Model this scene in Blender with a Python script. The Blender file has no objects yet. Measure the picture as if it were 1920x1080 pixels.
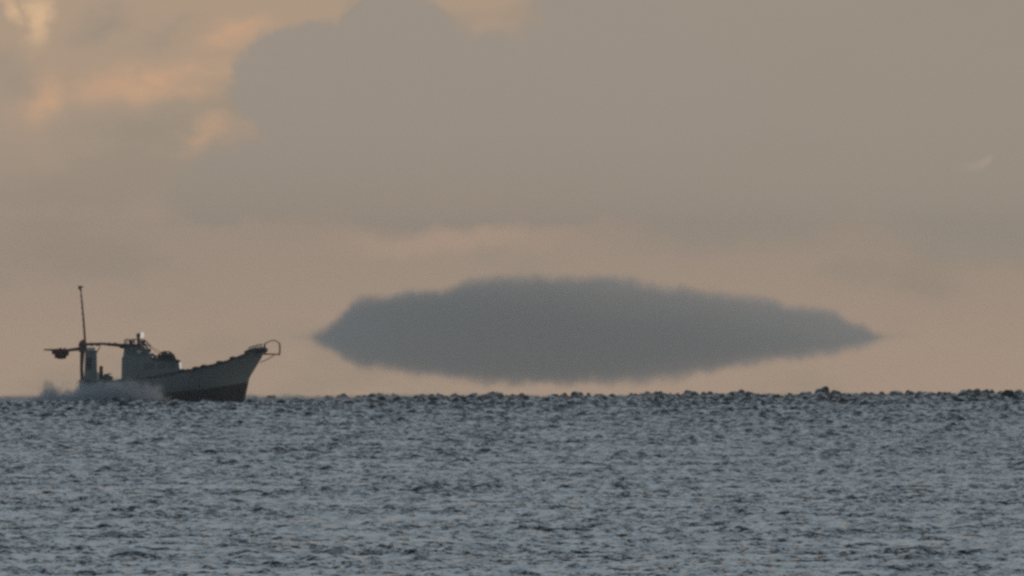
import bpy, bmesh, math, random
import numpy as np
from mathutils import Vector, Matrix
random.seed(7)
R = math.radians
scene = bpy.context.scene
col = scene.collection

# ------------------------------------------------------------------ camera
# a long telephoto shot over a gently curving sea: the sea falls away with the
# distance, so the horizon lies HORIZON metres off, just behind the boat
HORIZON = 1600.0
CAM_H = 5.3
CURVE = HORIZON ** 2 / (2 * CAM_H)          # radius of the curved sea
def sea_level(x, y): return -(x * x + y * y) / (2 * CURVE)
U = 0.034                                    # metres per unit of the boat's drawing
BOAT_Y = 1500.0
ANG = U / BOAT_Y                             # angle of one drawing unit
PITCH = -2 * CAM_H / HORIZON + 214 * ANG
cam_data = bpy.data.cameras.new('camera')
cam_data.sensor_width = 36.0
cam_data.lens = 36.0 / (1920 * ANG)
cam_data.clip_start = 1.0
cam_data.clip_end = 60000.0
cam = bpy.data.objects.new('camera', cam_data)
cam.location = (0, 0, CAM_H)
cam.rotation_euler = (R(90) + PITCH, 0, 0)
col.objects.link(cam)
scene.camera = cam
def at(px, py, dist):                        # a point of the place seen in that direction
    a = (px - 960) * ANG; e = (540 - py) * ANG + PITCH
    return Vector((a * dist, dist, CAM_H + e * dist))

scene.view_settings.view_transform = 'Standard'
scene.view_settings.look = 'None'
scene.view_settings.exposure = 0.0
scene.view_settings.gamma = 1.0
scene.cycles.filter_width = 3.0
scene.cycles.volume_bounces = 6
scene.cycles.max_bounces = 6
scene.cycles.use_denoising = False
scene.cycles.sample_clamp_indirect = 1.0
scene.cycles.sample_clamp_direct = 1.0

# ------------------------------------------------------------------ node helpers
def srgb(r, g, b):
    f = lambda c: (c / 255 / 12.92) if c / 255 <= 0.04045 else ((c / 255 + 0.055) / 1.055) ** 2.4
    return (f(r), f(g), f(b), 1.0)
class N:
    """small node-tree writer"""
    def __init__(s, tree): s.t = tree; s.t.nodes.clear()
    def new(s, kind, **kw):
        n = s.t.nodes.new(kind)
        for k, v in kw.items(): setattr(n, k, v)
        return n
    def put(s, v, sock):
        if isinstance(v, bpy.types.NodeSocket): s.t.links.new(v, sock)
        else: sock.default_value = v
    def m(s, op, a, b=None, c=None, clamp=False):
        n = s.new('ShaderNodeMath', operation=op, use_clamp=clamp)
        s.put(a, n.inputs[0])
        if b is not None: s.put(b, n.inputs[1])
        if c is not None: s.put(c, n.inputs[2])
        return n.outputs[0]
    def smooth(s, v, lo, hi):
        n = s.new('ShaderNodeMapRange', interpolation_type='SMOOTHERSTEP')
        s.put(v, n.inputs[0]); n.inputs[1].default_value = lo; n.inputs[2].default_value = hi
        return n.outputs[0]
    def mix(s, f, a, b):
        n = s.new('ShaderNodeMix', data_type='RGBA')
        s.put(f, n.inputs[0]); s.put(a, n.inputs[6]); s.put(b, n.inputs[7])
        return n.outputs[2]
    def noise(s, vec, scale, detail=3.0, rough=0.5, w=None):
        n = s.new('ShaderNodeTexNoise')
        s.put(vec, n.inputs['Vector']); n.inputs['Scale'].default_value = scale
        n.inputs['Detail'].default_value = detail; n.inputs['Roughness'].default_value = rough
        return n.outputs['Fac']
    def xyz(s, x, y, z):
        n = s.new('ShaderNodeCombineXYZ')
        for k, v in enumerate((x, y, z)): s.put(v, n.inputs[k])
        return n.outputs[0]

# ------------------------------------------------------------------ sky
SUN_EL, SUN_AZ = R(5), R(75)                 # low sun off to the right
world = bpy.data.worlds.new('World')
scene.world = world
world.use_nodes = True
w = N(world.node_tree)
sky = w.new('ShaderNodeTexSky', sky_type='NISHITA', sun_disc=False, sun_elevation=SUN_EL,
            sun_rotation=SUN_AZ, dust_density=3.0, air_density=1.0, ozone_density=1.0)
tc = w.new('ShaderNodeTexCoord')
sep = w.new('ShaderNodeSeparateXYZ'); w.t.links.new(tc.outputs['Generated'], sep.inputs[0])
dx, dy, dz = sep.outputs
# bearing and elevation in milliradians; elevation measured from the sea horizon
az = w.m('MULTIPLY', w.m('ARCTAN2', dx, dy), 1000.0)
el = w.m('MULTIPLY_ADD', w.m('ARCSINE', dz), 1000.0, 1000 * 2 * CAM_H / HORIZON)
dirv = w.xyz(az, el, 0.0)
K = ANG * 1000
def AZ(px): return (px - 960) * K
def EL(py): return (754 - py) * K
wa = w.m('MULTIPLY', w.m('SUBTRACT', w.noise(dirv, 0.45, 5, 0.5), 0.5), 2.2)
wa = w.m('ADD', wa, w.m('MULTIPLY', w.m('SUBTRACT', w.noise(dirv, 1.7, 4, 0.6), 0.5), 0.9))
wb = w.m('MULTIPLY', w.m('SUBTRACT', w.noise(w.xyz(w.m('ADD', az, 91.0), el, 3.0), 0.45, 5, 0.5), 0.5), 2.0)
azw, elw = w.m('ADD', az, wa), w.m('ADD', el, wb)
def blob(px, py, rx, ry, rot=0, lo=0.0, hi=1.0):
    """a soft-edged bank of cloud: 1 in its middle, 0 beyond its rim"""
    x = w.m('SUBTRACT', azw, AZ(px)); y = w.m('SUBTRACT', elw, EL(py))
    c, s_ = math.cos(R(rot)), math.sin(R(rot))
    xr = w.m('ADD', w.m('MULTIPLY', x, c / (rx * K)), w.m('MULTIPLY', y, s_ / (rx * K)))
    yr = w.m('ADD', w.m('MULTIPLY', x, -s_ / (ry * K)), w.m('MULTIPLY', y, c / (ry * K)))
    d = w.m('SQRT', w.m('ADD', w.m('MULTIPLY', xr, xr), w.m('MULTIPLY', yr, yr)))
    return w.smooth(w.m('SUBTRACT', 1.0, d), lo, hi)
def union(*b):
    o = b[0]
    for q in b[1:]: o = w.m('MAXIMUM', o, q)
    return o
base = w.mix(w.smooth(el, 0.0, 9.0), srgb(177, 155, 136), srgb(167, 150, 134))
base = w.mix(w.smooth(el, 7.0, 18.0), base, srgb(178, 156, 135))
# faint mottling of the whole sky
mott = w.noise(w.xyz(az, w.m('MULTIPLY', el, 2.2), 0.0), 0.13, 4, 0.5)
base = w.mix(w.m('MULTIPLY', w.smooth(mott, 0.45, 0.75), 0.45), base, srgb(150, 141, 124))
peach = union(blob(300, 150, 290, 75, 8, 0, 1), blob(90, 190, 110, 75, 40, 0, 1), blob(380, 250, 90, 60, 30, 0, 1.2), blob(430, 60, 140, 60, 10, 0, 1.2))
streak = w.noise(w.xyz(w.m('MULTIPLY', az, 0.7), w.m('MULTIPLY', el, 1.6), 7.0), 0.5, 5, 0.55)
peach = w.m('MULTIPLY', peach, w.m('MULTIPLY_ADD', w.smooth(streak, 0.35, 0.62), 0.65, 0.6))
c1 = w.mix(w.m('MULTIPLY', peach, 0.85), base, srgb(201, 165, 135))
glow = union(blob(75, 20, 48, 110, -6, 0, 1), blob(22, 5, 30, 70, 12, 0, 1))
glow = w.m('MULTIPLY', glow, w.m('MULTIPLY_ADD', w.smooth(streak, 0.3, 0.6), 0.5, 0.5))
c1 = w.mix(glow, c1, srgb(218, 184, 148))
greyl = union(blob(10, 140, 110, 80, 20, 0, 1.1), blob(280, 265, 230, 85, 3, 0, .8), blob(190, 45, 110, 60, 25, 0, 1.2),
              blob(320, 60, 120, 45, 15, 0, 1.3))
greyl = w.m('MULTIPLY', greyl, w.m('MULTIPLY_ADD', w.smooth(streak, 0.62, 0.4), 0.5, 0.55))
c1 = w.mix(w.m('MULTIPLY', greyl, 0.7), c1, srgb(156, 145, 130))
low = blob(170, 350, 330, 75, 4, 0, .8)
c1 = w.mix(w.m('MULTIPLY', low, 0.6), c1, srgb(155, 143, 128))
big = union(blob(610, 165, 185, 150, 0, 0, .2), blob(780, 230, 330, 235, 0, 0, .26), blob(740, 50, 110, 90, 0, 0, .25),
            blob(1350, 190, 560, 330, 0, 0, .35), blob(1900, 150, 560, 420, 0, 0, .35), blob(1000, 330, 800, 120, 0, 0, .3),
            blob(520, 335, 260, 90, 12, 0, .35), blob(1180, 10, 230, 160, 0, 0, .4))
gap = blob(905, -5, 115, 85, 0, 0, .5)
big = w.m('MULTIPLY', big, w.m('SUBTRACT', 1.0, w.m('MULTIPLY', gap, 0.85)))
bigc = w.mix(w.smooth(el, 6.0, 14.0), srgb(157, 144, 131), srgb(158, 148, 137))
bigc = w.mix(w.m('MULTIPLY', w.smooth(az, -2.0, 20.0), 0.5), bigc, srgb(156, 148, 135))
c1 = w.mix(w.m('MULTIPLY', big, 0.92), c1, bigc)
band = blob(840, 452, 330, 42, 1, 0, 1)
c1 = w.mix(w.m('MULTIPLY', band, 0.8), c1, srgb(182, 158, 138))
wisp = blob(1830, 315, 55, 16, 18, 0, 1)
c1 = w.mix(w.m('MULTIPLY', wisp, 0.55), c1, srgb(176, 160, 143))
# above the picture ahead: bright silvery cloud; overhead and behind: darker, cool dusk overcast
hi_n = w.noise(tc.outputs['Generated'], 5.0, 5, 0.55)
high = w.mix(w.smooth(hi_n, 0.35, 0.65), srgb(84, 95, 104), srgb(116, 124, 130))
silver = w.mix(w.smooth(hi_n, 0.3, 0.7), srgb(98, 113, 124), srgb(152, 164, 172))
c2 = w.mix(w.smooth(dz, 0.0185, 0.032), c1, silver)
c2 = w.mix(w.smooth(dz, 0.12, 0.5), c2, high)
c2 = w.mix(w.smooth(w.m('MULTIPLY', dy, -1.0), -0.6, 0.2), c2, high)
c2 = w.mix(w.smooth(w.m('MULTIPLY', dz, -1.0), 0.008, 0.06), c2, srgb(108, 112, 115))
bg1 = w.new('ShaderNodeBackground'); w.t.links.new(sky.outputs[0], bg1.inputs[0]); bg1.inputs[1].default_value = 0.05
bg2 = w.new('ShaderNodeBackground'); w.t.links.new(c2, bg2.inputs[0]); bg2.inputs[1].default_value = 1.0
mx = w.new('ShaderNodeMixShader'); mx.inputs[0].default_value = 0.93
w.t.links.new(bg1.outputs[0], mx.inputs[1]); w.t.links.new(bg2.outputs[0], mx.inputs[2])
wo = w.new('ShaderNodeOutputWorld'); w.t.links.new(mx.outputs[0], wo.inputs[0])

sun_d = bpy.data.lights.new('sun', 'SUN')
sun_d.energy = 0.5; sun_d.angle = R(0.5); sun_d.color = (1.0, 0.82, 0.62)
sun = bpy.data.objects.new('sun', sun_d)
sv = Vector((math.sin(SUN_AZ) * math.cos(SUN_EL), math.cos(SUN_AZ) * math.cos(SUN_EL), math.sin(SUN_EL)))
sun.rotation_euler = sv.to_track_quat('Z', 'Y').to_euler()
sun.location = (300, 300, 200)
col.objects.link(sun)

# ------------------------------------------------------------------ materials
def paint(name, c, rough=0.5, metal=0.0, vary=0.25, scale=1.2, dark=0.6, spec=0.5):
    m = bpy.data.materials.new(name); m.use_nodes = True
    n = N(m.node_tree)
    t = n.new('ShaderNodeTexCoord')
    f = n.noise(t.outputs['Object'], scale, 6, 0.6)
    c = tuple(c) + (1.0,)
    c0 = tuple(q * dark for q in c[:3]) + (1.0,)
    cc = n.mix(n.m('MULTIPLY', n.smooth(f, 0.42, 0.72), vary), c, c0)
    b = n.new('ShaderNodeBsdfPrincipled')
    n.put(cc, b.inputs['Base Color']); b.inputs['Roughness'].default_value = rough
    b.inputs['Metallic'].default_value = metal
    b.inputs['Specular IOR Level'].default_value = spec
    o = n.new('ShaderNodeOutputMaterial'); n.t.links.new(b.outputs[0], o.inputs[0])
    return m
M_HULL = paint('white hull paint', (0.33, 0.38, 0.375), 0.6, vary=0.6, scale=0.8)
M_DARK = paint('black bottom paint', (0.10, 0.10, 0.098), 0.7, spec=0.25)
M_CABIN = paint('white cabin paint', (0.35, 0.39, 0.40), 0.6, vary=0.6)
M_DECK = paint('deck paint', (0.16, 0.20, 0.19), 0.7)
M_GUNWALE = paint('dark brown rubbing strake', (0.15, 0.135, 0.12), 0.7)
M_RUST = paint('red brown steel', (0.26, 0.14, 0.12), 0.7, vary=0.6)
M_METAL = paint('weathered grey metal', (0.12, 0.12, 0.12), 0.5, 0.0)
M_BLACK = paint('black rubber', (0.10, 0.10, 0.105), 0.7)
M_NET = paint('dark red brown net cloth', (0.17, 0.07, 0.065), 0.9, vary=0.7, scale=5)
M_GREEN = paint('dark green machinery', (0.06, 0.07, 0.04), 0.6)
M_WHITE = paint('white plastic and lit top', (0.80, 0.80, 0.76), 0.35, vary=0.1)  # white deck fittings, and the brighter lit top of the casing
M_GLASS = paint('dark window glass', (0.22, 0.245, 0.25), 0.25, vary=0.1)
M_GLOW = bpy.data.materials.new('white glow'); M_GLOW.use_nodes = True
_n = N(M_GLOW.node_tree)
_e = _n.new('ShaderNodeEmission'); _e.inputs[0].default_value = (1.0, 0.93, 0.8, 1); _e.inputs[1].default_value = 0.62  # self-glowing white: the post lamp and the bright cabin-front patch
_o = _n.new('ShaderNodeOutputMaterial'); _n.t.links.new(_e.outputs[0], _o.inputs[0])

# ------------------------------------------------------------------ mesh helpers
def link(name, bm, mat, parent=None, smooth=False, bevel=0.0):
    if bevel > 0:
        es = [e for e in bm.edges if len(e.link_faces) == 2 and e.calc_face_angle(0) > 0.6]
        bmesh.ops.bevel(bm, geom=es, offset=bevel, segments=2, affect='EDGES', clamp_overlap=True)
    bmesh.ops.recalc_face_normals(bm, faces=bm.faces)
    me = bpy.data.meshes.new(name); bm.to_mesh(me); bm.free()
    me.materials.append(mat)
    if smooth:
        for p in me.polygons: p.use_smooth = True
    o = bpy.data.objects.new(name, me); col.objects.link(o)
    if parent is not None: o.parent = parent
    return o
def tag(o, label=None, cat=None, group=None, kind=None):
    for k, v in (('label', label), ('category', cat), ('group', group), ('kind', kind)):
        if v: o[k] = v
def box(bm, x0, x1, y0, y1, z0, z1):
    vs = [bm.verts.new((x, y, z)) for z in (z0, z1) for x, y in ((x0, y0), (x1, y0), (x1, y1), (x0, y1))]
    for f in ((0, 1, 2, 3), (4, 5, 6, 7), (0, 1, 5, 4), (1, 2, 6, 5), (2, 3, 7, 6), (3, 0, 4, 7)):
        bm.faces.new([vs[i] for i in f])
def prism(bm, pts, y0, y1, inset=0.0):
    """side outline (x, z) given depth from y0 to y1"""
    a = [bm.verts.new((x, y0, z)) for x, z in pts]; b = [bm.verts.new((x, y1, z)) for x, z in pts]
    bm.faces.new(a); bm.faces.new(list(reversed(b)))
    for i in range(len(pts)):
        j = (i + 1) % len(pts); bm.faces.new((a[i], a[j], b[j], b[i]))
def tube(bm, pts, r, seg=8):
    rs = r if isinstance(r, (list, tuple)) else [r] * len(pts)
    pts = [Vector(p) for p in pts]; rings = []
    for i, p in enumerate(pts):
        t = (pts[min(i + 1, len(pts) - 1)] - pts[max(i - 1, 0)]).normalized()
        u = t.cross(Vector((0.13, 0.97, 0.21))).normalized(); v = t.cross(u)
        rings.append([bm.verts.new(p + (u * math.cos(2 * math.pi * k / seg) + v * math.sin(2 * math.pi * k / seg)) * rs[i]) for k in range(seg)])
    for a, b in zip(rings, rings[1:]):
        for k in range(seg): bm.faces.new((a[k], a[(k + 1) % seg], b[(k + 1) % seg], b[k]))
    bm.faces.new(rings[0]); bm.faces.new(list(reversed(rings[-1])))
def ball(bm, c, r, sx=1, sy=1, sz=1, lump=0.0):
    g = bmesh.ops.create_icosphere(bm, subdivisions=3, radius=r)
    for v in g['verts']:
        k = 1 + lump * (math.sin(v.co.x * 9 / r + 1) + math.sin(v.co.z * 7 / r) + math.sin(v.co.y * 8 / r)) / 3
        v.co = Vector((v.co.x * sx * k, v.co.y * sy * k, v.co.z * sz * k)) + Vector(c)
def X(px): return (px - 305) * U
def Z(py): return (753 - py) * U
def interp(tab, x):
    return float(np.interp(x, [a for a, b in tab], [b for a, b in tab]))

# ------------------------------------------------------------------ fishing boat
boat = bpy.data.objects.new('fishing_boat', None); col.objects.link(boat)
bx = (305 - 960) * ANG * BOAT_Y
boat.location = (bx, BOAT_Y, sea_level(bx, BOAT_Y))
tag(boat, 'small grey-white fishing boat with high raked bow steaming right along the horizon', 'boat')

SHEER = [(150, 713), (228, 713), (300, 706), (340, 698), (380, 691), (420, 681), (450, 670), (470, 661), (497, 652)]
STEM = [(-0.8, 452), (Z(753), 458), (Z(730), 463), (Z(706), 468), (Z(690), 478), (Z(672), 489), (Z(652), 498)]
CUT = [(150, 745), (310, 735), (381, 729), (470, 715)]
HALF = 1.75
NU = 60
def hull_point(u, z):
    xs, xe = 150, interp(STEM, z)
    px = xs + u * (xe - xs)
    zs = Z(interp(SHEER, px)); t = min(1.0, max(0.0, (z + 0.8) / (zs + 0.8)))
    fine = 1.7 + 2.6 * t
    b = HALF * (0.62 + 0.38 * min(1, t * 1.5) ** 0.6) * (1 - u ** fine) * (0.86 + 0.14 * min(1, u * 4))
    return X(px), max(b, 0.012)
def sheer_z(u): return Z(interp(SHEER, 150 + u * 348))
def cut_z(u): return Z(interp(CUT, 150 + u * 320))
def shell(z0f, z1f, nz, extra=0.0):
    bm = bmesh.new(); sides = []
    for sgn in (-1, 1):
        g = []
        for i in range(NU + 1):
            u = i / NU; z0, z1 = z0f(u), z1f(u)
            row = []
            for j in range(nz + 1):
                z = z0 + (z1 - z0) * j / nz
                x, b = hull_point(u, z)
                row.append(bm.verts.new((x, sgn * (b + extra), z)))
            g.append(row)
        for i in range(NU):
            for j in range(nz): bm.faces.new((g[i][j], g[i + 1][j], g[i + 1][j + 1], g[i][j + 1]))
        sides.append(g)
    for e in (0, NU):
        for j in range(nz):
            bm.faces.new((sides[0][e][j], sides[0][e][j + 1], sides[1][e][j + 1], sides[1][e][j]))
    return bm
hull = link('hull', shell(cut_z, sheer_z, 10), M_HULL, boat, smooth=True)
lower = link('lower_hull', shell(lambda u: -0.8, cut_z, 8), M_DARK, boat, smooth=True)
tag(lower, 'black lower hull above the waterline')
bm = bmesh.new()                                        # deck
rows = []
for i in range(NU + 1):
    u = i / NU * 0.985; z = sheer_z(u) - 0.30; x, b = hull_point(u, z)
    rows.append((bm.verts.new((x, -b * 0.98, z)), bm.verts.new((x, b * 0.98, z))))
for a, b in zip(rows, rows[1:]): bm.faces.new((a[0], b[0], b[1], a[1]))
link('deck', bm, M_DECK, boat)
bm = bmesh.new()                                        # gunwale: a rounded rail round both sides
for sgn in (-1, 1):
    pts = []
    for i in range(NU + 1):
        u = i / NU; z = sheer_z(u) + 0.02; x, b = hull_point(u, z); pts.append((x, sgn * b, z + 0.02 * math.sin(i * 1.9) + 0.015 * math.sin(i * 5.1)))
    tube(bm, pts, 0.075, 6)
tube(bm, [(X(150), -1.45, Z(713)), (X(150), 1.45, Z(713))], 0.075, 6)
link('gunwale', bm, M_GUNWALE, boat)
for px in (356, 381, 396, 423, 445):               # fenders lashed along the rail
    bm = bmesh.new(); u = (px - 150) / 348; x, b = hull_point(u, sheer_z(u) - 0.1)
    tube(bm, [(x - .17, -b - .06, sheer_z(u) + .08), (x, -b - .1, sheer_z(u) + .10), (x + .19, -b - .06, sheer_z(u) + .13)], [.05, .085, .05], 8)
    link('fender', bm, M_BLACK, boat, smooth=True)

# wheelhouse: side outline extruded, narrower than the hull
def outline(*p): return [(X(a), Z(b)) for a, b in p]
bm = bmesh.new()
prism(bm, outline((228, 718), (340, 706), (336, 676), (324, 672), (296, 671), (286, 668), (229, 668)), -1.2, 1.2)
wheel = link('wheelhouse', bm, M_CABIN, boat, bevel=0.06)
bm = bmesh.new()
prism(bm, outline((231, 667.8), (285, 667.8), (277, 655), (270, 648), (236, 645), (233, 652)), -1.05, 1.05)
fly = link('flying_bridge', bm, M_CABIN, boat, bevel=0.05)
tag(fly, 'upper bridge with sloping front')
for a in ((250, 662, 263, 653), (266, 662, 276, 654), (238, 662, 247, 654)):
    bm = bmesh.new(); box(bm, X(a[0]), X(a[2]), -1.075, 1.075, Z(a[1]), Z(a[3]))
    link('window', bm, M_GLASS, fly, bevel=0.02)
for a in ((298, 689, 312, 680), (316, 688, 330, 680), (272, 690, 290, 680)):
    bm = bmesh.new(); box(bm, X(a[0]), X(a[2]), -1.215, 1.215, Z(a[1]), Z(a[3]))
    link('window', bm, M_GLASS, wheel, bevel=0.02)
bm = bmesh.new(); box(bm, X(240), X(258), -1.225, -1.16, Z(713), Z(679))
link('door', bm, M_HULL, wheel, bevel=0.03)
bm = bmesh.new(); prism(bm, outline((224, 647), (272, 647), (271, 643.5), (226, 643)), -1.2, 1.2)
link('roof', bm, M_METAL, fly, bevel=0.03)
bm = bmesh.new(); prism(bm, outline((284, 672), (338, 677), (338, 674.5), (326, 670.5), (290, 669.5), (284, 669.8)), -1.28, 1.28)
link('roof', bm, M_METAL, wheel)
for px, py, r in ((299, 667, .14), (309, 664.5, .22), (319, 666, .21), (326, 671, .13)):    # gear stowed on the cabin top
    bm = bmesh.new(); ball(bm, (X(px), -0.5 + random.uniform(-.3, .3), Z(py)), r, 1.1, 1.3, 1, .35)
    link('buoy', bm, M_BLACK, boat, smooth=True)
for y in (-.9, .9):
    bm = bmesh.new()
    tube(bm, [(X(297), y, Z(671)), (X(299), y, Z(661)), (X(307), y, Z(657.5)), (X(318), y, Z(658)), (X(326), y, Z(664)), (X(328), y, Z(672))], .035)
    link('roof_rail', bm, M_METAL, boat)
for px, pz, wd, hg in ((280, 657, 6, 7), (286, 664, 7, 5), (246, 642, 7, 5), (291, 667, 6, 5), (303, 670, 8, 5), (333, 675, 5, 4)):
    bm = bmesh.new(); box(bm, X(px - wd / 2), X(px + wd / 2), -.85, -.35, Z(pz + 2), Z(pz - hg + 2)); link('deck_box', bm, M_METAL, boat, bevel=.03)
for y in (-1.0, 1.0):
    bm = bmesh.new()
    tube(bm, [(X(233), y, Z(636)), (X(252), y, Z(634.5)), (X(271), y, Z(636)), (X(283), y, Z(648))], .028)
    for px in (234, 243, 252, 262, 271): tube(bm, [(X(px), y, Z(644)), (X(px), y, Z(635.5))], .025)
    link('bridge_rail', bm, M_METAL, boat)
for y, a, b in ((-.6, (272, 643), (338, 690)), (.6, (272, 643), (330, 674))):
    bm = bmesh.new(); tube(bm, [(X(a[0]), y, Z(a[1])), (X(b[0]), y, Z(b[1]))], .014); link('stay', bm, M_METAL, boat)
# gear above the bridge
bm = bmesh.new(); tube(bm, [(X(260), 0, Z(645)), (X(259.5), 0, Z(632)), (X(259.5), 0, Z(624))], [.11, .09, .12])
lp = link('light_post', bm, M_RUST, boat)
bm = bmesh.new(); ball(bm, (X(260), 0, Z(628)), .15, 1, 1, 1.2)
link('lamp_housing', bm, M_RUST, lp, smooth=True)
bm = bmesh.new(); ball(bm, (X(267), -.1, Z(626.5)), .13, .9, 1, 1.5)
tube(bm, [(X(260), -.05, Z(630)), (X(267), -.1, Z(630))], .04)
link('lamp', bm, M_GLOW, lp, smooth=True)
bm = bmesh.new(); tube(bm, [(X(238), -.4, Z(645)), (X(238), -.4, Z(633))], [.04, .025]); link('antenna', bm, M_METAL, boat)
bm = bmesh.new(); tube(bm, [(X(246), .3, Z(645)), (X(246), .3, Z(637))], .05)
box(bm, X(241), X(252), .22, .38, Z(639.5), Z(636.5)); link('radar', bm, M_METAL, boat)
bm = bmesh.new(); box(bm, X(264), X(271), -.9, .2, Z(643), Z(637)); tube(bm, [(X(272), -.9, Z(644)), (X(281), -.9, Z(657))], .05)
link('windscreen', bm, M_METAL, boat)
bm = bmesh.new(); box(bm, X(257), X(266), -1.13, -1.08, Z(661), Z(655)); link('white_panel', bm, M_WHITE, fly)
bm = bmesh.new(); box(bm, X(335.8), X(340), -1.1, -.75, Z(690), Z(678)); link('front_glow', bm, M_GLOW, boat, bevel=.04)  # small bright box at the cabin's front edge, glowing by itself

# aft: funnel casing, mizzen mast, boom and beam
bm = bmesh.new(); prism(bm, outline((158, 716), (182, 716), (181, 655), (160, 656)), -0.55, 0.55)
fn = link('engine_casing', bm, M_CABIN, boat, bevel=0.08)
bm = bmesh.new(); box(bm, X(163), X(178), -0.62, .5, Z(655.5), Z(650)); link('lit_top', bm, M_WHITE, fn, bevel=.05)  # lit top of the casing, its light put into a brighter white
bm = bmesh.new(); box(bm, X(163), X(172), -.575, -.53, Z(690), Z(668)); link('vent_grille', bm, M_METAL, fn)
bm = bmesh.new(); tube(bm, [(X(155), -.2, Z(716)), (X(153), -.2, Z(690)), (X(154), -.2, Z(668)), (X(156), -.2, Z(640))], [.14, .10, .13, .16])
mast = link('mast', bm, M_RUST, boat)
bm = bmesh.new(); ball(bm, (X(155), -.2, Z(648)), .36, .75, .8, 1.1, .3); box(bm, X(149), X(161), -.45, .1, Z(658), Z(640))
link('winch_drum', bm, M_RUST, mast)
bm = bmesh.new(); tube(bm, [(X(160), -.2, Z(645)), (X(157), -.2, Z(600)), (X(153.5), -.2, Z(562)), (X(151), -.2, Z(534))], [.075, .06, .05, .035])
for k in range(9):
    f = k / 8.0; ball(bm, (X(151.5 + 7.5 * (1 - f) ** 1.1), -.2, Z(632 - 90 * f)), .068)
top = link('antenna_mast', bm, M_RUST, mast)
bm = bmesh.new(); tube(bm, [(X(146), -.2, Z(536)), (X(156), -.2, Z(536.5))], .05); ball(bm, (X(150), -.2, Z(539)), .1)
link('crossbar', bm, M_RUST, top)
bm = bmesh.new(); tube(bm, [(X(152), -.2, Z(652)), (X(128), -.2, Z(655)), (X(82), -.2, Z(654))], [.12, .09, .045])
link('boom', bm, M_RUST, mast)
bm = bmesh.new(); tube(bm, [(X(160), 0, Z(644)), (X(192), 0, Z(643)), (X(232), 0, Z(646.5))], [.09, .08, .12])
for a in (172, 184, 205, 216): ball(bm, (X(a), 0, Z(644)), .11, 1.5, 1, 1, .2)
ball(bm, (X(232), 0, Z(647.5)), .17, 1.7, 1, .9, .3)
link('lamp_beam', bm, M_RUST, boat)
bm = bmesh.new(); tube(bm, [(X(181), -.4, Z(660)), (X(188), -.4, Z(648))], .03); link('brace', bm, M_METAL, boat)
bm = bmesh.new(); tube(bm, [(X(190), -.7, Z(716)), (X(190), -.7, Z(698)), (X(189.5), -.7, Z(686))], [.15, .12, .10]); ball(bm, (X(190), -.7, Z(688)), .13)
hl = link('net_hauler', bm, M_GREEN, boat)
bm = bmesh.new(); ball(bm, (X(201), -.7, Z(708)), .28, 1.3, 1, .8, .3); tube(bm, [(X(195), -.7, Z(701)), (X(209), -.7, Z(699))], .04)
link('winch_drum', bm, M_BLACK, hl)
bm = bmesh.new(); box(bm, X(182), X(186), -.9, -.5, Z(712), Z(696)); link('fish_box', bm, M_WHITE, boat, bevel=.03)

# bow: pulpit rails, anchor roller and gear
bm = bmesh.new()
for s in (-1, 1):
    y = .32 * s
    tube(bm, [(X(492), y, Z(662)), (X(524), y * .4, Z(663))], .045)
    tube(bm, [(X(497), y, Z(664)), (X(496), y, Z(643))], .055)
    tube(bm, [(X(524), y * .4, Z(664)), (X(525), y * .4, Z(652)), (X(524), y * .4, Z(642))], .05)
    tube(bm, [(X(496), y, Z(643)), (X(508), y * .8, Z(637)), (X(517), y * .6, Z(637)), (X(524), y * .4, Z(642))], .032)
    tube(bm, [(X(488), y * .7, Z(678)), (X(504), y * .6, Z(671)), (X(514), y * .4, Z(664))], .025)
tube(bm, [(X(524), -.13, Z(663)), (X(524), .13, Z(663))], .045)
link('bow_pulpit', bm, M_RUST, boat)
bm = bmesh.new()
for px, py, r in ((464, 659, .17), (471, 657.5, .2), (479, 656, .22), (487, 655, .2), (494, 654.5, .2)): ball(bm, (X(px), -.1, Z(py)), r, 1.3, 1.2, .8, .4)
link('anchor_winch', bm, M_BLACK, boat)
bm = bmesh.new()
for px, py in ((462, 655), (466, 650), (470, 649), (474, 648), (478, 646), (482, 645), (490, 643)):
    tube(bm, [(X(px), -.25, Z(660)), (X(px + 1), -.25, Z(py))], .03)
tube(bm, [(X(466), -.25, Z(650)), (X(474), -.25, Z(648)), (X(482), -.25, Z(645.5)), (X(490), -.25, Z(643.5))], .03)
link('bow_rail', bm, M_METAL, boat)
bm = bmesh.new(); ball(bm, (X(488), -.35, Z(650)), .11, 1, 1, 1.2); link('bow_white_spot', bm, M_WHITE, boat, smooth=True)  # small bright white ball at the bow

# bundle slung under the boom: a thing of its own
bm = bmesh.new()
for px, py, r, sx, sz in ((113, 661, .34, 1.2, .9), (105, 658, .22, 1.3, .8), (121, 659, .24, 1.2, 1.0), (115, 667, .22, 1.4, .7)):
    ball(bm, (X(px), -.2, Z(py)), r, sx, .8, sz, .35)
tube(bm, [(X(100), -.2, Z(654.5)), (X(113), -.2, Z(660)), (X(126), -.2, Z(655))], .05)
bun = link('net_bundle', bm, M_NET, smooth=True)
bun.location = boat.location
tag(bun, 'dark red-brown bundled net slung under the boom at the stern of the boat', 'net bundle')

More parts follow.
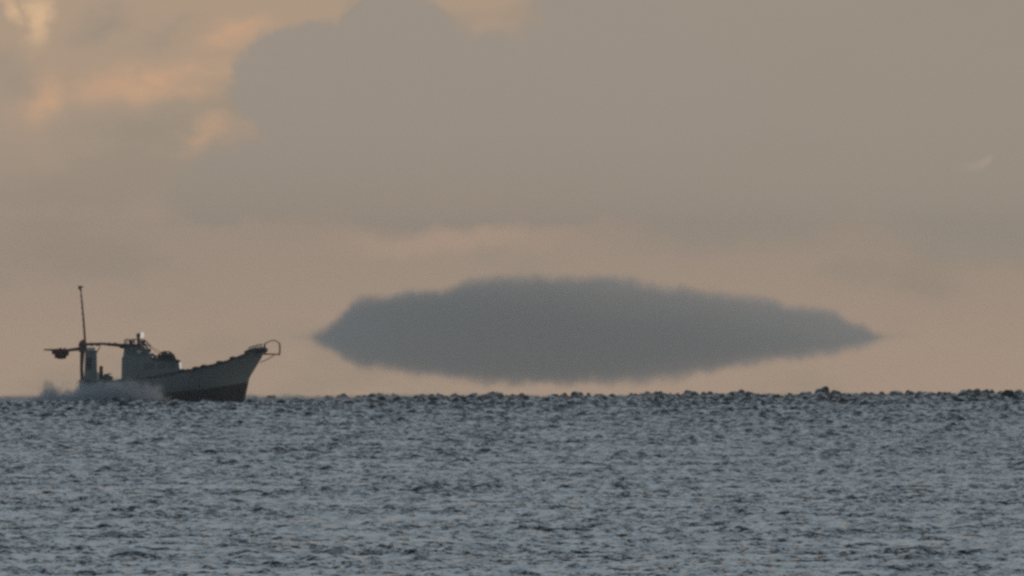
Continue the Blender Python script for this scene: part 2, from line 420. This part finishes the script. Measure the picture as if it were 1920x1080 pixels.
# ------------------------------------------------------------------ sea
def build_sea():
    rng = np.random.default_rng(11)
    ncol, nrow = 860, 1920
    v = np.linspace(0, 1, nrow)
    y = 260 + (1720 - 260) * (0.75 * v + 0.25 * v * v)
    # closely spaced columns in the middle, wider and wider ones out to 130 m on both sides
    half = 0.0245 * y[:, None] + 1.0
    side = 130
    u = np.linspace(-1, 1, ncol)[None, :] * half
    q_ = (np.arange(1, side + 1) / side)[None, :]
    out = half + (130 - half) * (0.35 * q_ + 0.65 * q_ ** 2)
    xx = np.concatenate([-out[:, ::-1], u, out], 1)
    ncol += 2 * side
    yy = np.repeat(y[:, None], ncol, 1)
    # random wind waves: short crests running mostly toward the viewer
    def waves(n, lo, hi, pw, ly0, ly1):
        f = np.zeros_like(xx)
        for k in range(n):
            lx = lo * (hi / lo) ** rng.random()              # crest length
            ly = (ly0 + (ly1 - ly0) * rng.random()) * (0.75 + 0.12 * lx)
            kx, ky = 2 * math.pi / lx * rng.choice((-1, 1)), 2 * math.pi / ly
            f += lx ** pw * np.sin(kx * xx + ky * yy + rng.random() * 6.283)
        return f / f.std()
    near = waves(110, 0.45, 3.4, 0.35, 1.5, 3.4)
    wide = waves(40, 1.2, 8, 0.3, 1.6, 3.0)
    far = waves(80, 0.8, 5, 0.6, 3, 8)
    swell = waves(14, 3, 12, 0.3, 7, 15)
    far = np.tanh(far * 0.75) / 0.75              # rounded tops
    env = np.zeros_like(xx)
    for k in range(14):
        a = rng.random() * 6.283; q = 2 * math.pi / (5 + 14 * rng.random())
        env += np.sin(q * (math.cos(a) * xx + 0.25 * math.sin(a) * yy) + rng.random() * 6.283)
    env /= env.std()
    # waves look taller toward the horizon, where the air stretches them
    g = np.clip((yy - 450) / 1050, 0, 1.1)
    h = (0.021 * near + 0.016 * wide) * (yy / 420) ** 0.45 * (1 + 0.12 * np.clip(env, -1.8, 2)) + 0.29 * g ** 2.2 * far * (1 + 0.4 * np.clip(env, -1.8, 1.8)) * (1 + 0.08 * np.clip(xx / 35, -1, 1))
    h += 0.11 * g ** 3 * swell
    zz = -(xx ** 2 + yy ** 2) / (2 * CURVE) + h - (0.26 - 0.16 * np.clip(xx / 20, -1, 1)) * np.clip((yy - 900) / 600, 0, 1)
    zz -= 0.75 * np.clip((np.abs(xx) - 112) / 18, 0, 1) ** 2          # sinks under the wide sheet at its sides
    zz -= 0.75 * np.clip((300 - yy) / 40, 0, 1) ** 2
    co = np.stack([xx, yy, zz], -1).reshape(-1, 3)
    idx = np.arange(nrow * ncol).reshape(nrow, ncol)
    q = np.stack([idx[:-1, :-1], idx[:-1, 1:], idx[1:, 1:], idx[1:, :-1]], -1).reshape(-1, 4)
    # wide calm sheet round it, reaching past the horizon on every side
    gx = np.linspace(-1500, 1500, 121); gy = np.linspace(-400, 2600, 121)
    X2, Y2 = np.meshgrid(gx, gy)
    Z2 = -(X2 ** 2 + Y2 ** 2) / (2 * CURVE) - 0.6
    co2 = np.stack([X2, Y2, Z2], -1).reshape(-1, 3)
    i2 = np.arange(121 * 121).reshape(121, 121) + len(co)
    q2 = np.stack([i2[:-1, :-1], i2[:-1, 1:], i2[1:, 1:], i2[1:, :-1]], -1).reshape(-1, 4)
    co = np.concatenate([co, co2]).astype(np.float32); q = np.concatenate([q, q2]).astype(np.int32)
    me = bpy.data.meshes.new('sea')
    me.vertices.add(len(co)); me.vertices.foreach_set('co', co.ravel())
    me.loops.add(len(q) * 4); me.loops.foreach_set('vertex_index', q.ravel())
    me.polygons.add(len(q)); me.polygons.foreach_set('loop_start', np.arange(0, len(q) * 4, 4, dtype=np.int32))
    me.polygons.foreach_set('use_smooth', np.ones(len(q), dtype=bool))
    me.update(calc_edges=True)
    o = bpy.data.objects.new('sea', me); col.objects.link(o)
    m = bpy.data.materials.new('sea water'); m.use_nodes = True
    n = N(m.node_tree)
    t = n.new('ShaderNodeTexCoord')
    mp = n.new('ShaderNodeMapping'); mp.inputs['Scale'].default_value = (1.0, 0.16, 1.0)
    n.t.links.new(t.outputs['Object'], mp.inputs[0])
    f1 = n.m('ADD', n.noise(mp.outputs[0], 2.2, 3, 0.62), n.m('MULTIPLY', n.noise(mp.outputs[0], 0.6, 2, 0.5), 1.0))
    mp2 = n.new('ShaderNodeMapping'); mp2.inputs['Scale'].default_value = (1.0, 0.22, 1.0)
    n.t.links.new(t.outputs['Object'], mp2.inputs[0])
    patch = n.smooth(n.noise(mp2.outputs[0], 0.16, 4, 0.6), 0.36, 0.64)      # gusts roughen the water in patches
    f1 = n.m('MULTIPLY', f1, n.m('MULTIPLY_ADD', patch, 1.0, 0.5))
    bp = n.new('ShaderNodeBump'); bp.inputs['Strength'].default_value = 1.0; bp.inputs['Distance'].default_value = 1.7
    n.t.links.new(f1, bp.inputs['Height'])
    b = n.new('ShaderNodeBsdfPrincipled')
    b.inputs['Base Color'].default_value = (0.022, 0.032, 0.040, 1)
    b.inputs['Roughness'].default_value = 0.07; b.inputs['IOR'].default_value = 1.333
    n.t.links.new(bp.outputs[0], b.inputs['Normal'])
    out = n.new('ShaderNodeOutputMaterial'); n.t.links.new(b.outputs[0], out.inputs[0])
    me.materials.append(m)
    tag(o, 'choppy blue-grey sea reaching to a ragged horizon', 'sea', kind='structure')
    return o
build_sea()

# ------------------------------------------------------------------ spray thrown up round the stern
def volume_mat(name, build, albedo, step=1.0, aniso=0.0):
    m = bpy.data.materials.new(name); m.use_nodes = True
    n = N(m.node_tree)
    d = build(n)
    p = n.new('ShaderNodeVolumePrincipled')
    p.inputs['Color'].default_value = tuple(albedo) + (1,)
    p.inputs['Anisotropy'].default_value = aniso
    n.put(d, p.inputs['Density'])
    o = n.new('ShaderNodeOutputMaterial'); n.t.links.new(p.outputs[0], o.inputs['Volume'])
    m.cycles.volume_step_rate = step
    return m
def curve(n, v, pts):
    c = n.new('ShaderNodeFloatCurve'); n.put(v, c.inputs['Value'])
    cv = c.mapping.curves[0]
    while len(cv.points) > 2: cv.points.remove(cv.points[1])
    cv.points[0].location = pts[0]; cv.points[1].location = pts[-1]
    for p in pts[1:-1]: cv.points.new(*p)
    c.mapping.extend = 'HORIZONTAL'
    for p in cv.points: p.handle_type = 'AUTO'
    c.mapping.update()
    return c.outputs[0]
def heap(name, xs, half_depth, tab, lumps):
    """rounded heap over the sea: crest height given along x"""
    bm = bmesh.new(); nx, na = 48, 20; g = []
    x0, x1 = xs
    for i in range(nx + 1):
        px = x0 + (x1 - x0) * i / nx; hgt = interp(tab, px); row = []
        wdt = half_depth * (1 - (2 * i / nx - 1) ** 4 * 0.9)
        for k in range(na + 1):
            a = math.pi * k / na
            row.append(bm.verts.new((X(px), -math.cos(a) * wdt, -0.5 + (hgt + 0.5) * math.sin(a) ** 0.8)))
        g.append(row)
    for i in range(nx):
        for k in range(na): bm.faces.new((g[i][k], g[i + 1][k], g[i + 1][k + 1], g[i][k + 1]))
        bm.faces.new((g[i][0], g[i][na], g[i + 1][na], g[i + 1][0]))
    bm.faces.new(g[0]); bm.faces.new(list(reversed(g[nx])))
    return bm
TAB = [(40, .3), (62, 1.2), (80, 1.8), (97, 2.1), (112, 1.8), (128, 1.8), (150, 2.1), (185, 2.3), (235, 2.3), (280, 2.1), (310, 1.5), (345, .7), (390, .35)]
def spray_density(n):
    t = n.new('ShaderNodeTexCoord'); s = n.new('ShaderNodeSeparateXYZ'); n.t.links.new(t.outputs['Object'], s.inputs[0])
    px = n.m('MULTIPLY_ADD', s.outputs[0], 1 / U / 350, (305 - 40) / 350)
    top = curve(n, px, [((a - 40) / 350, b / 2.5) for a, b in TAB])
    d = n.m('SUBTRACT', n.m('MULTIPLY', top, 2.5), s.outputs[2])
    nz = n.noise(t.outputs['Object'], 1.3, 5, 0.65)
    d = n.m('SUBTRACT', d, n.m('MULTIPLY', n.m('SUBTRACT', nz, 0.30), 3.6))
    return n.m('MULTIPLY', n.smooth(d, -0.1, 1.5), 2.7)
SPR = volume_mat('sea spray', spray_density, (0.86, 0.895, 0.94), 0.5)
sp = link('spray', heap('spray', (40, 390), 1.3, TAB, 0), SPR)
sp.location = boat.location + Vector((0, -2.6, 0))
tag(sp, 'pale misty spray thrown up along the stern of the boat', 'spray', kind='stuff')

# ------------------------------------------------------------------ mirage of an island, built as a dark lens-shaped cloud
MIRAGE_Y = 8000.0
CU = ANG * MIRAGE_Y
CX0, CX1, CMY = 545, 1720, 634
TOP = [(545, 18), (570, 26), (600, 36), (640, 66), (690, 98), (760, 104), (830, 114), (930, 134), (1010, 134), (1150, 135),
       (1220, 118), (1330, 107), (1400, 98), (1470, 83), (1560, 66), (1610, 48), (1650, 28), (1720, 15)]
BOT = [(545, 14), (570, 22), (600, 34), (650, 55), (690, 75), (760, 82), (870, 98), (1050, 107), (1240, 98), (1320, 84),
       (1380, 73), (1500, 59), (1600, 40), (1650, 22), (1720, 11)]
CDEP = 60.0
def mirage_density(n):
    t = n.new('ShaderNodeTexCoord'); s = n.new('ShaderNodeSeparateXYZ'); n.t.links.new(t.outputs['Object'], s.inputs[0])
    u = n.m('MULTIPLY_ADD', s.outputs[0], 1 / (CU * (CX1 - CX0)), 0.5)
    tp = n.m('MULTIPLY', curve(n, u, [((a - CX0) / (CX1 - CX0), b / 150) for a, b in TOP]), 150 * CU)
    bt = n.m('MULTIPLY', curve(n, u, [((a - CX0) / (CX1 - CX0), b / 150) for a, b in BOT]), 150 * CU)
    yy = n.m('DIVIDE', s.outputs[1], CDEP)
    round_ = n.m('SQRT', n.m('MAXIMUM', n.m('SUBTRACT', 1.0, n.m('MULTIPLY', yy, yy)), 0.0))
    z = s.outputs[2]
    d = n.m('MINIMUM', n.m('SUBTRACT', n.m('MULTIPLY', tp, round_), z), n.m('ADD', n.m('MULTIPLY', bt, round_), z))
    nz = n.noise(t.outputs['Object'], 0.16, 3, 0.6)
    d = n.m('SUBTRACT', d, n.m('MULTIPLY', n.m('SUBTRACT', nz, 0.25), 7.0))
    fine = n.noise(n.xyz(s.outputs[0], 0.0, n.m('MULTIPLY', s.outputs[2], 0.8)), 0.10, 4, 0.6)
    d = n.m('SUBTRACT', d, n.m('MULTIPLY', n.m('SUBTRACT', fine, 0.4), 6.0))
    return n.m('MULTIPLY', n.smooth(d, -1.5, 6.0), n.m('MULTIPLY', curve(n, u, [(0, .05), (.03, .12), (.075, 1), (.5, 1), (.91, 1), (.95, .2), (1, .05)]), 0.06))
M_MIRAGE = volume_mat('island mirage', mirage_density, (0.99, 0.958, 0.925), 2.0, 0.2)
bm = bmesh.new(); nx, na = 90, 28; g = []
for i in range(nx + 1):
    px = CX0 + (CX1 - CX0) * i / nx; tp, bt = interp(TOP, px) * CU + .8, interp(BOT, px) * CU + .8; row = []
    for k in range(na):
        a = 2 * math.pi * k / na; s_ = math.sin(a)
        row.append(bm.verts.new(((px - (CX0 + CX1) / 2) * CU, -math.cos(a) * CDEP * 0.98, s_ * (tp if s_ > 0 else bt))))
    g.append(row)
for i in range(nx):
    for k in range(na): bm.faces.new((g[i][k], g[i + 1][k], g[i + 1][(k + 1) % na], g[i][(k + 1) % na]))
bm.faces.new(g[0]); bm.faces.new(list(reversed(g[nx])))
cl = link('cloud', bm, M_MIRAGE)
cl.location = at((CX0 + CX1) / 2, CMY, MIRAGE_Y)
tag(cl, 'dark grey lens-shaped island mirage, built as a cloud, hanging just above the horizon, ahead of the boat', 'cloud')

# ------------------------------------------------------------------ thin evening haze over the water
bm = bmesh.new(); box(bm, -1600, 1600, -500, 2700, -21.0, 8.0)
M_HAZE = bpy.data.materials.new('evening haze'); M_HAZE.use_nodes = True
_n = N(M_HAZE.node_tree)
_p = _n.new('ShaderNodeVolumePrincipled'); _p.inputs['Color'].default_value = (0.88, 0.92, 0.97, 1); _p.inputs['Density'].default_value = 0.00007
_o = _n.new('ShaderNodeOutputMaterial'); _n.t.links.new(_p.outputs[0], _o.inputs['Volume'])
hz = link('haze', bm, M_HAZE)
tag(hz, 'thin evening haze over the sea', kind='stuff')

# low mist hugging the last waves before the horizon
def mist_density(n):
    t = n.new('ShaderNodeTexCoord'); q = n.new('ShaderNodeSeparateXYZ'); n.t.links.new(t.outputs['Object'], q.inputs[0])
    r2 = n.m('ADD', n.m('MULTIPLY', q.outputs[0], q.outputs[0]), n.m('MULTIPLY', q.outputs[1], q.outputs[1]))
    hgt = n.m('ADD', q.outputs[2], n.m('MULTIPLY', r2, 1 / (2 * CURVE)))
    nz = n.noise(n.xyz(n.m('MULTIPLY', q.outputs[0], 0.7), n.m('MULTIPLY', q.outputs[1], 0.03), hgt), 1.0, 4, 0.6)
    d = n.m('SUBTRACT', n.m('MULTIPLY_ADD', nz, 1.5, -0.30), hgt)
    return n.m('MULTIPLY', n.smooth(d, -0.1, 0.5), 0.05)
M_MIST = volume_mat('sea mist', mist_density, (0.94, 0.96, 1.0), 1.0)
bm = bmesh.new(); g = []
for i in range(9):
    y = 1530 + 110 * i / 8; g.append([bm.verts.new((x, y, sea_level(x, y) + dz_)) for x, dz_ in ((-200, -1.2), (200, -1.2), (200, .9), (-200, .9))])
for a, b in zip(g, g[1:]):
    for k in range(4): bm.faces.new((a[k], a[(k + 1) % 4], b[(k + 1) % 4], b[k]))
bm.faces.new(g[0]); bm.faces.new(list(reversed(g[-1])))
ms = link('sea_mist', bm, M_MIST)
tag(ms, 'low mist shimmering over the farthest waves', kind='stuff')
